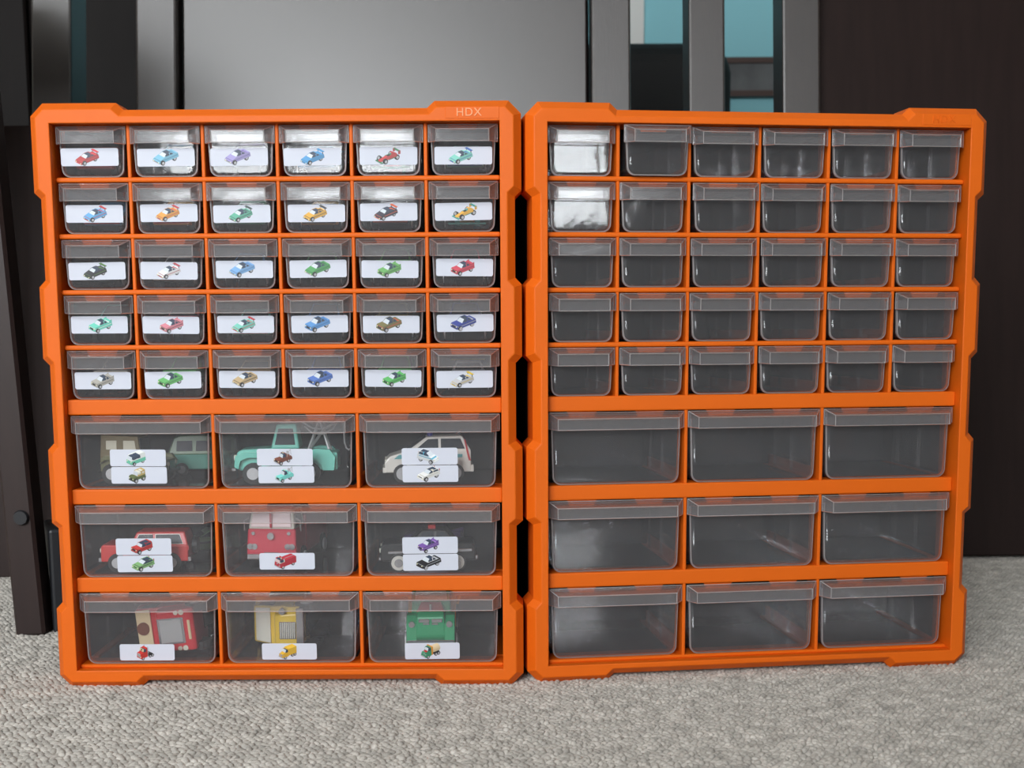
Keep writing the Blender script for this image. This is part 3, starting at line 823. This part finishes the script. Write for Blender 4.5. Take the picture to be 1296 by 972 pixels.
# printed pictures: a vehicle drawn in three-quarter view as flat ink shapes
def lin(c): return srgb(*c)[:3]
def print_mesh(kind, ca, cb, over=None, yaw=math.radians(220), wmax=.0210, hmax=.0134):
    el = math.radians(27); polys = []
    cy, sy = math.cos(yaw), math.sin(yaw); ce, se = math.cos(el), math.sin(el)
    def view(v):
        x, y, z = v[0] * cy - v[1] * sy, v[0] * sy + v[1] * cy, v[2]
        return (x, y * se + z * ce, y * ce - z * se)      # right, up, depth away
    for i, p in enumerate(spec(kind)):
        V, F = prim_faces(p); W = [view(v) for v in V]
        c = prim_color(p)
        rgb = (over or {}).get(c) or (ca if c == 'a' else cb if c == 'b' else INK.get(c) or FIXRGB[c])
        if p[1] == 'windshield' and kind not in ('fire',): rgb = (214, 222, 230)
        cen = Vector([sum(v[k] for v in V) / len(V) for k in range(3)])
        for f in F:
            q = [Vector(V[j]) for j in f]
            n = Vector((0, 0, 0))
            for a, b in zip(q, q[1:] + q[:1]): n += a.cross(b)
            if n.length < 1e-9: continue
            n.normalize(); fc = sum(q, Vector((0, 0, 0))) / len(q)
            if p[0] not in ('P1',) and n.dot(fc - cen) < 0: n = -n
            nv = view(n)
            if p[0] != 'P1' and nv[2] > 0: continue
            shade = .66 + .40 * max(0, n.z) + .12 * max(0, n.x)
            depth = sum(W[j][2] for j in f) / len(f)
            if c in ('g', 'l', 'h') or p[1] in ('side_stripe', 'grille', 'windshield', 'visor_panel', 'round_badge', 'side_window'): depth -= .12
            polys.append((depth, [(W[j][0], W[j][1]) for j in f], [min(1, k * shade) for k in lin(rgb)]))
    polys.sort(key=lambda t: -t[0])
    xs = [x for _, q, _ in polys for x, _ in q]; zs = [z for _, q, _ in polys for _, z in q]
    s = min(wmax / (max(xs) - min(xs)), hmax / (max(zs) - min(zs)))
    ox, oz = (max(xs) + min(xs)) / 2, (max(zs) + min(zs)) / 2
    verts, faces, cols = [], [], []
    for k, (_, q, rgb) in enumerate(polys):
        base = len(verts); y = -.00002 - .0000016 * k
        verts += [((x - ox) * s, y, (z - oz) * s) for x, z in q]
        faces.append(list(range(base, base + len(q)))); cols.append(rgb)
    me = bpy.data.meshes.new('printed_car'); me.from_pydata(verts, [], faces)
    at = me.color_attributes.new('ink', 'FLOAT_COLOR', 'CORNER')
    for pl, rgb in zip(me.polygons, cols):
        for li in pl.loop_indices: at.data[li].color = (*rgb, 1)
    return me

def sticker_bm(w=46.0, h=13.9, r=1.6, n=4):
    pts = []
    for cx, cz, a0 in ((w / 2 - r, h / 2 - r, 0), (-w / 2 + r, h / 2 - r, 90), (-w / 2 + r, -h / 2 + r, 180), (w / 2 - r, -h / 2 + r, 270)):
        for k in range(n + 1):
            a = math.radians(a0 + 90 * k / n); pts.append((cx + r * math.cos(a), cz + r * math.sin(a)))
    bm = prism_bm(pts, 0, .12); bmesh.ops.scale(bm, vec=(MM,) * 3, verts=bm.verts); return bm

def add_sticker(drawer, x, z, kind, ca, cb, over=None, tilt=0, yaw=220, px=0):
    s = link('sticker', cached('sticker', sticker_bm), M['paper'], drawer, (x * MM, (FY - .16) * MM, z * MM), (0, tilt, 0))
    me = print_mesh(kind, ca, cb, over, math.radians(yaw))
    o = link('printed_car', me, M['print'], s, (px * MM, -.00001, 0))
    return s

# --- what is printed on the small drawers (also the colour of the little toy inside)
SMALL = [
 [('racer', (176, 44, 44), (222, 60, 70), 'red race car'), ('coupe', (120, 186, 214), (80, 140, 175), 'sky blue coupe'), ('coupe', (160, 150, 205), (120, 105, 170), 'lavender coupe'),
  ('racer', (70, 150, 205), (70, 150, 205), 'blue car with a tall rear wing'), ('formula', (196, 60, 62), (60, 120, 84), 'red and green open-wheel racer'), ('racer', (128, 205, 190), (70, 110, 180), 'mint race car with blue spoiler')],
 [('racer', (96, 168, 220), (190, 60, 70), 'blue race car with red spoiler'), ('racer', (224, 158, 62), (205, 70, 70), 'orange race car with red spoiler'), ('racer', (92, 176, 150), (60, 80, 80), 'sea green race car with dark spoiler'),
  ('racer', (226, 172, 56), (60, 60, 66), 'yellow race car with black spoiler'), ('racer', (48, 44, 62), (216, 96, 56), 'black race car with orange trim'), ('formula', (232, 176, 62), (58, 150, 140), 'yellow and teal open-wheel racer')],
 [('racer', (44, 44, 48), (80, 120, 60), 'black race car with green trim'), ('racer', (226, 224, 226), (180, 70, 80), 'white race car with red spoiler'), ('coupe', (120, 172, 222), (90, 130, 190), 'light blue sports car'),
  ('coupe', (80, 160, 92), (50, 110, 66), 'green muscle car'), ('classic', (108, 176, 96), (60, 110, 60), 'green long classic car'), ('classic', (206, 66, 86), (150, 36, 56), 'red car with tail fins')],
 [('classic', (108, 212, 190), (220, 230, 228), 'mint classic car'), ('classic', (214, 130, 144), (60, 50, 56), 'pink and black car with fins'), ('racer', (120, 202, 186), (196, 66, 72), 'mint and red stock car'),
  ('sedan', (88, 150, 212), (60, 110, 170), 'bright blue sedan'), ('sedan', (120, 112, 66), (206, 76, 60), 'olive and red rally car'), ('police', (52, 66, 150), (52, 66, 150), 'dark blue car with roof light')],
 [('classic', (176, 172, 164), (120, 116, 110), 'grey classic car'), ('sedan', (104, 184, 104), (70, 120, 70), 'green plain sedan'), ('coupe', (196, 170, 128), (60, 52, 46), 'tan roadster with dark trim'),
  ('sedan', (84, 120, 196), (56, 84, 150), 'royal blue sedan'), ('classic', (92, 186, 100), (50, 110, 60), 'bright green rounded sedan'), ('racer', (196, 196, 200), (222, 190, 60), 'silver race car with yellow spoiler')]]
SMALL_OVER = {(4, 3): None}
ROWN = ['top', 'second', 'third', 'fourth', 'fifth']
COLN = ['nearest', 'second', 'third', 'fourth', 'fifth', 'farthest']
ZROT = {True: YL, False: YR}

def toy_matrix(key, u, y, z, rz=0, roll=0, base=(0, 0, 0)):
    a = YL if key == 'L' else YR
    return (Matrix.Translation(cab_point(key, u, y, z)) @ Matrix.Rotation(a + rz, 4, 'Z') @ Matrix.Rotation(roll, 4, 'Y') if not roll else
            Matrix.Translation(cab_point(key, u, y, z)) @ Matrix.Rotation(a, 4, 'Z') @ Matrix.Rotation(roll, 4, 'Y') @ Matrix.Rotation(rz, 4, 'Z'))

HALF = math.pi / 2
for r, (z0, z1) in enumerate(SMALL_ROWS):
    for c in range(6):
        u = (c + .5) * COLW
        kind, ca, cb, words = SMALL[r][c]
        du = R.uniform(-.3, .3); pull = R.uniform(-1.4, .3)
        d = make_drawer('L', 'small', u, z0, pull, du, 'small clear drawer with a sticker showing a ' + words, 'small drawers with stickers', R.uniform(-.003, .003))
        add_sticker(d, R.uniform(-1.2, 1.2) + (-.4), 15.4 + R.uniform(-.7, .9), kind, ca, cb, tilt=R.uniform(-.015, .02), px=R.uniform(-2.2, 1.0))
        L = .074 if kind != 'formula' else .07
        make_toy(kind, L, ca, cb, toy_matrix('L', u + du + R.uniform(-2, 2), 17 + L * 500 + R.uniform(0, 8) + pull, z0 + .25 + 1.55, -HALF + R.uniform(-.05, .05)),
                 'small %s toy inside its small drawer' % words, 'little toy cars in the small drawers')
PULL_R = {(0, 1): (-9, 1.2), (0, 2): (-2, 0), (1, 2): (-2, 1.0), (0, 0): (0, -.6)}
for r, (z0, z1) in enumerate(SMALL_ROWS):
    for c in range(6):
        pull, du = PULL_R.get((r, c), (R.uniform(-2.4, .2), R.uniform(-.5, .5)))
        make_drawer('R', 'small', (c + .5) * COLW, z0, pull, du,
                    'empty small clear drawer, %s row, %s to the stickered cabinet' % (ROWN[r], COLN[c] if c in (0,) else COLN[c] + ' nearest' if c < 5 else 'farthest'),
                    'empty small drawers', R.uniform(-.012, .012))
LARGE_ST = {
 (0, 0): [('van', (110, 205, 175), (232, 236, 234), None, 'mint and white van'), ('jeep', (92, 104, 60), (196, 170, 104), None, 'olive off-roader')],
 (0, 1): [('tow', (122, 66, 50), (122, 66, 50), None, 'brown tow truck'), ('tow', (120, 214, 206), (120, 214, 206), None, 'turquoise tow truck')],
 (0, 2): [('police_suv', (232, 236, 240), (90, 180, 210), None, 'white and blue patrol car'), ('hatch', (236, 236, 236), (220, 216, 200), None, 'white hatchback')],
 (1, 0): [('suv', (196, 58, 56), (150, 36, 40), None, 'red boxy wagon'), ('hatch', (130, 178, 116), (60, 66, 70), None, 'green hatchback')],
 (1, 1): [('fire', (190, 44, 62), (190, 44, 62), None, 'red fire engine')],
 (1, 2): [('lowrider', (122, 84, 168), (170, 140, 200), None, 'purple raised car'), ('police', (30, 30, 36), (236, 236, 238), None, 'black and white police car')],
 (2, 0): [('semi', (204, 52, 44), (204, 52, 44), None, 'red truck cab')],
 (2, 1): [('truck', (232, 184, 52), (236, 190, 60), None, 'yellow box truck')],
 (2, 2): [('tanker', (58, 150, 110), (222, 150, 56), None, 'green tank truck')]}
ST_X = {(0, 0): (-2.2, -1.8), (0, 1): (1.0, 1.8), (0, 2): (2.0, 2.4), (1, 0): (2.4, 3.0), (1, 1): (3.2,), (1, 2): (2.8, 3.0), (2, 0): (1.5,), (2, 1): (2.8,), (2, 2): (3.0,)}
for r, (z0, z1) in enumerate(LARGE_ROWS):
    for c in range(3):
        u = (2 * c + 1) * COLW; st = LARGE_ST[(r, c)]
        words = ' and a '.join(s[4] for s in st)
        d = make_drawer('L', 'large', u, z0, R.uniform(-1.4, -.2), R.uniform(-.3, .3), 'large clear drawer, %s of a %s' % ('stickers' if len(st) > 1 else 'one sticker', words), 'large drawers with stickers', R.uniform(-.004, .004))
        for k, s in enumerate(st):
            z = (25.8 if k == 0 else 11.4) if len(st) == 2 else (13.0 if r == 1 else 10.0)
            add_sticker(d, ST_X[(r, c)][k] - ((1.6 if c < 2 else 2.3) if r == 0 else (3.4 if c == 2 else 4.5)), z, s[0], s[1], s[2], s[3], R.uniform(-.01, .01), 220 if (r, c, k) != (0, 2, 0) else 325, px=-1.5)
        make_drawer('R', 'large', u, z0, R.uniform(-1.5, .2), R.uniform(-.4, .4),
                    'empty large clear drawer, %s large row, %s' % (('upper', 'middle', 'bottom')[r], ('beside the stickered cabinet', 'in the middle column', 'in the column farthest from the stickers')[c]),
                    'empty large drawers', R.uniform(-.006, .006))

# --- the larger toys seen through the big drawers
FLOOR = 1.7
def big(kind, length, ca, cb, r, u, y, rz, label, over=None, name='toy_truck'):
    return make_toy(kind, length, ca, cb, toy_matrix('L', u, y, LARGE_ROWS[r][0] + FLOOR, rz), label, 'larger toys in the big drawers', name, over)
PI = math.pi
big('jeep', .058, (104, 104, 68), (112, 98, 66), 0, 46, 44, -.10, 'olive toy off-roader with canvas top beside a van', {'w': (205, 200, 180)}, 'toy_jeep')
big('van', .060, (98, 168, 150), (120, 150, 110), 0, 88, 100, PI + .12, 'teal toy camper van at the back behind the olive off-roader', None, 'toy_van')
big('tow', .0855, (120, 210, 192), (120, 210, 192), 0, 173.6, 44, PI + .05, 'turquoise toy tow truck with grey boom and hook', None, 'toy_tow_truck')
big('police_suv', .072, (226, 222, 214), (96, 168, 172), 0, 292, 46, PI + .10, 'white toy patrol wagon with blue roof light', None, 'toy_car')
big('suv', .073, (206, 44, 40), (206, 44, 40), 1, 52.5, 40, PI + .04, 'red boxy toy wagon with a white wheel hub', None, 'toy_car')
big('hatch', .056, (104, 132, 96), (60, 66, 62), 1, 86, 104, PI + .4, 'green toy hatchback behind the red boxy wagon', None, 'toy_car')
big('fire', .106, (200, 30, 58), (200, 30, 58), 1, 166, 79, -HALF - .10, 'red toy fire engine facing out of its drawer', None, 'toy_fire_engine')
big('police', .080, (22, 22, 26), (22, 22, 26), 1, 292, 38, PI + .06, 'black toy police car with pale wheels', {'t': (38, 38, 40), 'h': (212, 208, 200)}, 'toy_car')
big('lowrider', .052, (92, 66, 120), (150, 120, 180), 1, 292, 104, PI - .1, 'purple toy car at the back behind the black police car', None, 'toy_car')
big('tanker', .100, (44, 158, 106), (222, 146, 52), 2, 292, 79, -HALF + .03, 'green toy tank truck facing out of its drawer', None, 'toy_truck')
def rolled(kind, length, hwid, ca, cb, u, y, z, label, spin=0, over=None):
    # nose towards the viewer, lying on its side with the roof to the left
    mtx = Matrix.Translation(cab_point('L', u, y, z)) @ Matrix.Rotation(YL, 4, 'Z') @ Matrix.Rotation(-HALF + spin, 4, 'Y') @ Matrix.Rotation(-HALF, 4, 'Z')
    return make_toy(kind, length, ca, cb, mtx, label, 'larger toys in the big drawers', 'toy_truck', over)
zb = LARGE_ROWS[2][0] + FLOOR
rolled('semi', .094, .2, (200, 40, 52), (200, 40, 52), 102, 74, zb + .213 * 94 + 5.6, 'red toy truck cab lying on its side', -.10, {'e': (165, 165, 165)})
rolled('truck', .100, .2, (232, 196, 66), (232, 190, 60), 196, 76, zb + 22.8, 'yellow toy box truck lying on its side', 0)

# ------------------------------------------------------------------ furniture behind the cabinets
def at(px, py, y):
    """point on the vertical plane at distance y that shows at a pixel of the photograph"""
    d = FWD + XC * ((px - 648) / FPX) + YD * ((py - CY) / FPX)
    t = y / d.y
    return Vector((0, 0, CAM_H)) + d * t

HY, LEAN = 1.56, PITCH                      # the bed end leans back slightly
hb = empty('slatted_bed_end', (0, HY, 0))
tag(hb, 'dark glossy wooden bed end with wide centre panel and upright slats', 'bed end')
def hx(px): return (px - 648) * .001 * .985
tilt = Matrix.Rotation(-LEAN, 4, 'X')
def slab(name, p0, p1, z0, z1, y0, y1, material, bev=.003):
    o = box(name, hx(p0), hx(p1), y0, y1, z0, z1, material, hb, bev, 2)
    o.matrix_local = tilt
    return o
slab('center_panel', 229, 747, .556, .95, .012, .034, M['wood_panel'], .002)
slab('backing_board', 226, 751, .556, .95, .0345, .040, M['wood_satin'], .001)
for a, b in ((40, 91), (173, 224.5), (752.5, 802), (876, 922), (995, 1043)):
    slab('slat', a, b, .556, .96, -.004, .056, M['wood'])
slab('side_panel', 1044, 1500, .008, .96, .016, .046, M['wood_satin'], .002)
slab('lower_panel', -30, 1043.5, .008, .555, -.004, .056, M['wood_satin'], .002)
slab('top_rail', -30, 1500, .962, 1.04, -.006, .058, M['wood'])
for a, b in ((-84, -31), (1501, 1550)):
    slab('post', a, b, .004, 1.04, -.012, .062, M['wood_satin'])
# table whose leg stands beside the stickered cabinet
tb = empty('wooden_table', (-.472, 1.222, 0), math.radians(25))
tag(tb, 'dark brown wooden table whose leg with a bolt hole stands beside the stickered cabinet', 'table')
TL, TW = .95, .32
for lx, ly in ((0, 0), (0, TW), (-TL, 0), (-TL, TW)):
    o = box('leg', -.0145, .0145, -.0145, .0145, 0, .70, M['wood_leg'], tb, .003)
    o.location = (lx, ly, 0); o.rotation_euler = (0, math.radians(-2.6), math.radians(-25))
box('table_top', -TL - .06, .03, -.05, TW + .05, .701, .725, M['wood'], tb, .004, 2)
box('apron', -TL + .02, -.03, -.008, .008, .62, .70, M['wood_black'], tb)
box('apron', -TL + .02, -.03, TW - .008, TW + .008, .62, .70, M['wood_black'], tb)
o = box('foot_block', .016, .028, -.012, .06, 0, .104, M['black'], tb, .003, 2)
bm = bmesh.new()
bmesh.ops.create_cone(bm, cap_ends=True, segments=24, radius1=.0075, radius2=.0065, depth=.003, matrix=Matrix.Rotation(HALF, 4, 'X'))
o = link('bolt_cap', mesh_from_bm('bolt_cap', bm), M['black'], tb); o.location = (-.009, -.0155, .118); o.rotation_euler = (0, 0, math.radians(-25))
# room beyond, seen between the slats
wd = empty('wardrobe', (-1.15, 2.42, 0)); tag(wd, 'black brown wardrobe standing behind the bed end', 'wardrobe')
box('body', -.75, .78, 0, .5, 0, 1.9, M['wood_black'], wd, .004)
for k in range(3):
    dr = box('door', -.74 + k * .507, -.74 + k * .507 + .5, -.02, -.001, .05, 1.87, M['wood_black'], wd, .004)
    box('door_handle', -.74 + k * .507 + .44, -.74 + k * .507 + .455, -.04, -.021, .9, 1.1, M['chrome'], dr)
p = at(866, 47, 3.0)
arm = empty('armchair', (p.x - .16, 3.0, 0)); tag(arm, 'black upholstered armchair seen between the slats of the bed end', 'armchair')
xr = at(931, 100, 3.0).x - arm.location.x
box('backrest', xr - .62, xr, 0, .16, .3, p.z, M['upholstery'], arm, .07, 6)
box('seat', xr - .60, xr - .02, -.42, -.002, .22, .42, M['upholstery'], arm, .05, 4)
for s in (xr - .7, xr - .03):
    box('armrest', s, s + .1, -.45, .10, .05, .52, M['upholstery'], arm, .04, 4)
for sx in (xr - .58, xr - .08):
    for sy in (-.40, .06): box('leg', sx, sx + .04, sy, sy + .04, 0, .3, M['wood_black'], arm)
a, b = at(935, 72, RY1 - .03), at(1000, 121, RY1 - .03)
pic = empty('framed_picture', ((a.x + b.x) / 2 + .2, RY1 - .002, b.z)); tag(pic, 'mottled grey picture in a thin brown frame on the pale blue wall', 'picture')
hh = a.z - b.z
box('picture', -.44, .44, -.018, -.004, .015, hh - .015, M['picture'], pic)
bm = bmesh.new()
for q in ((-.46, .46, 0, .015), (-.46, .46, hh - .015, hh), (-.46, -.44, .015, hh - .015), (.44, .46, .015, hh - .015)): box_bm(q[0], q[1], -.026, 0, q[2], q[3], bm=bm)
link('frame', mesh_from_bm('frame', bm), M['frame_brown'], pic)
a, b = at(790, 0, RY1 - .01), at(815, 0, RY1 - .01)
structure(box('trim_1', a.x, b.x, RY1 - .015, RY1, 0, RZ, M['white_trim']))
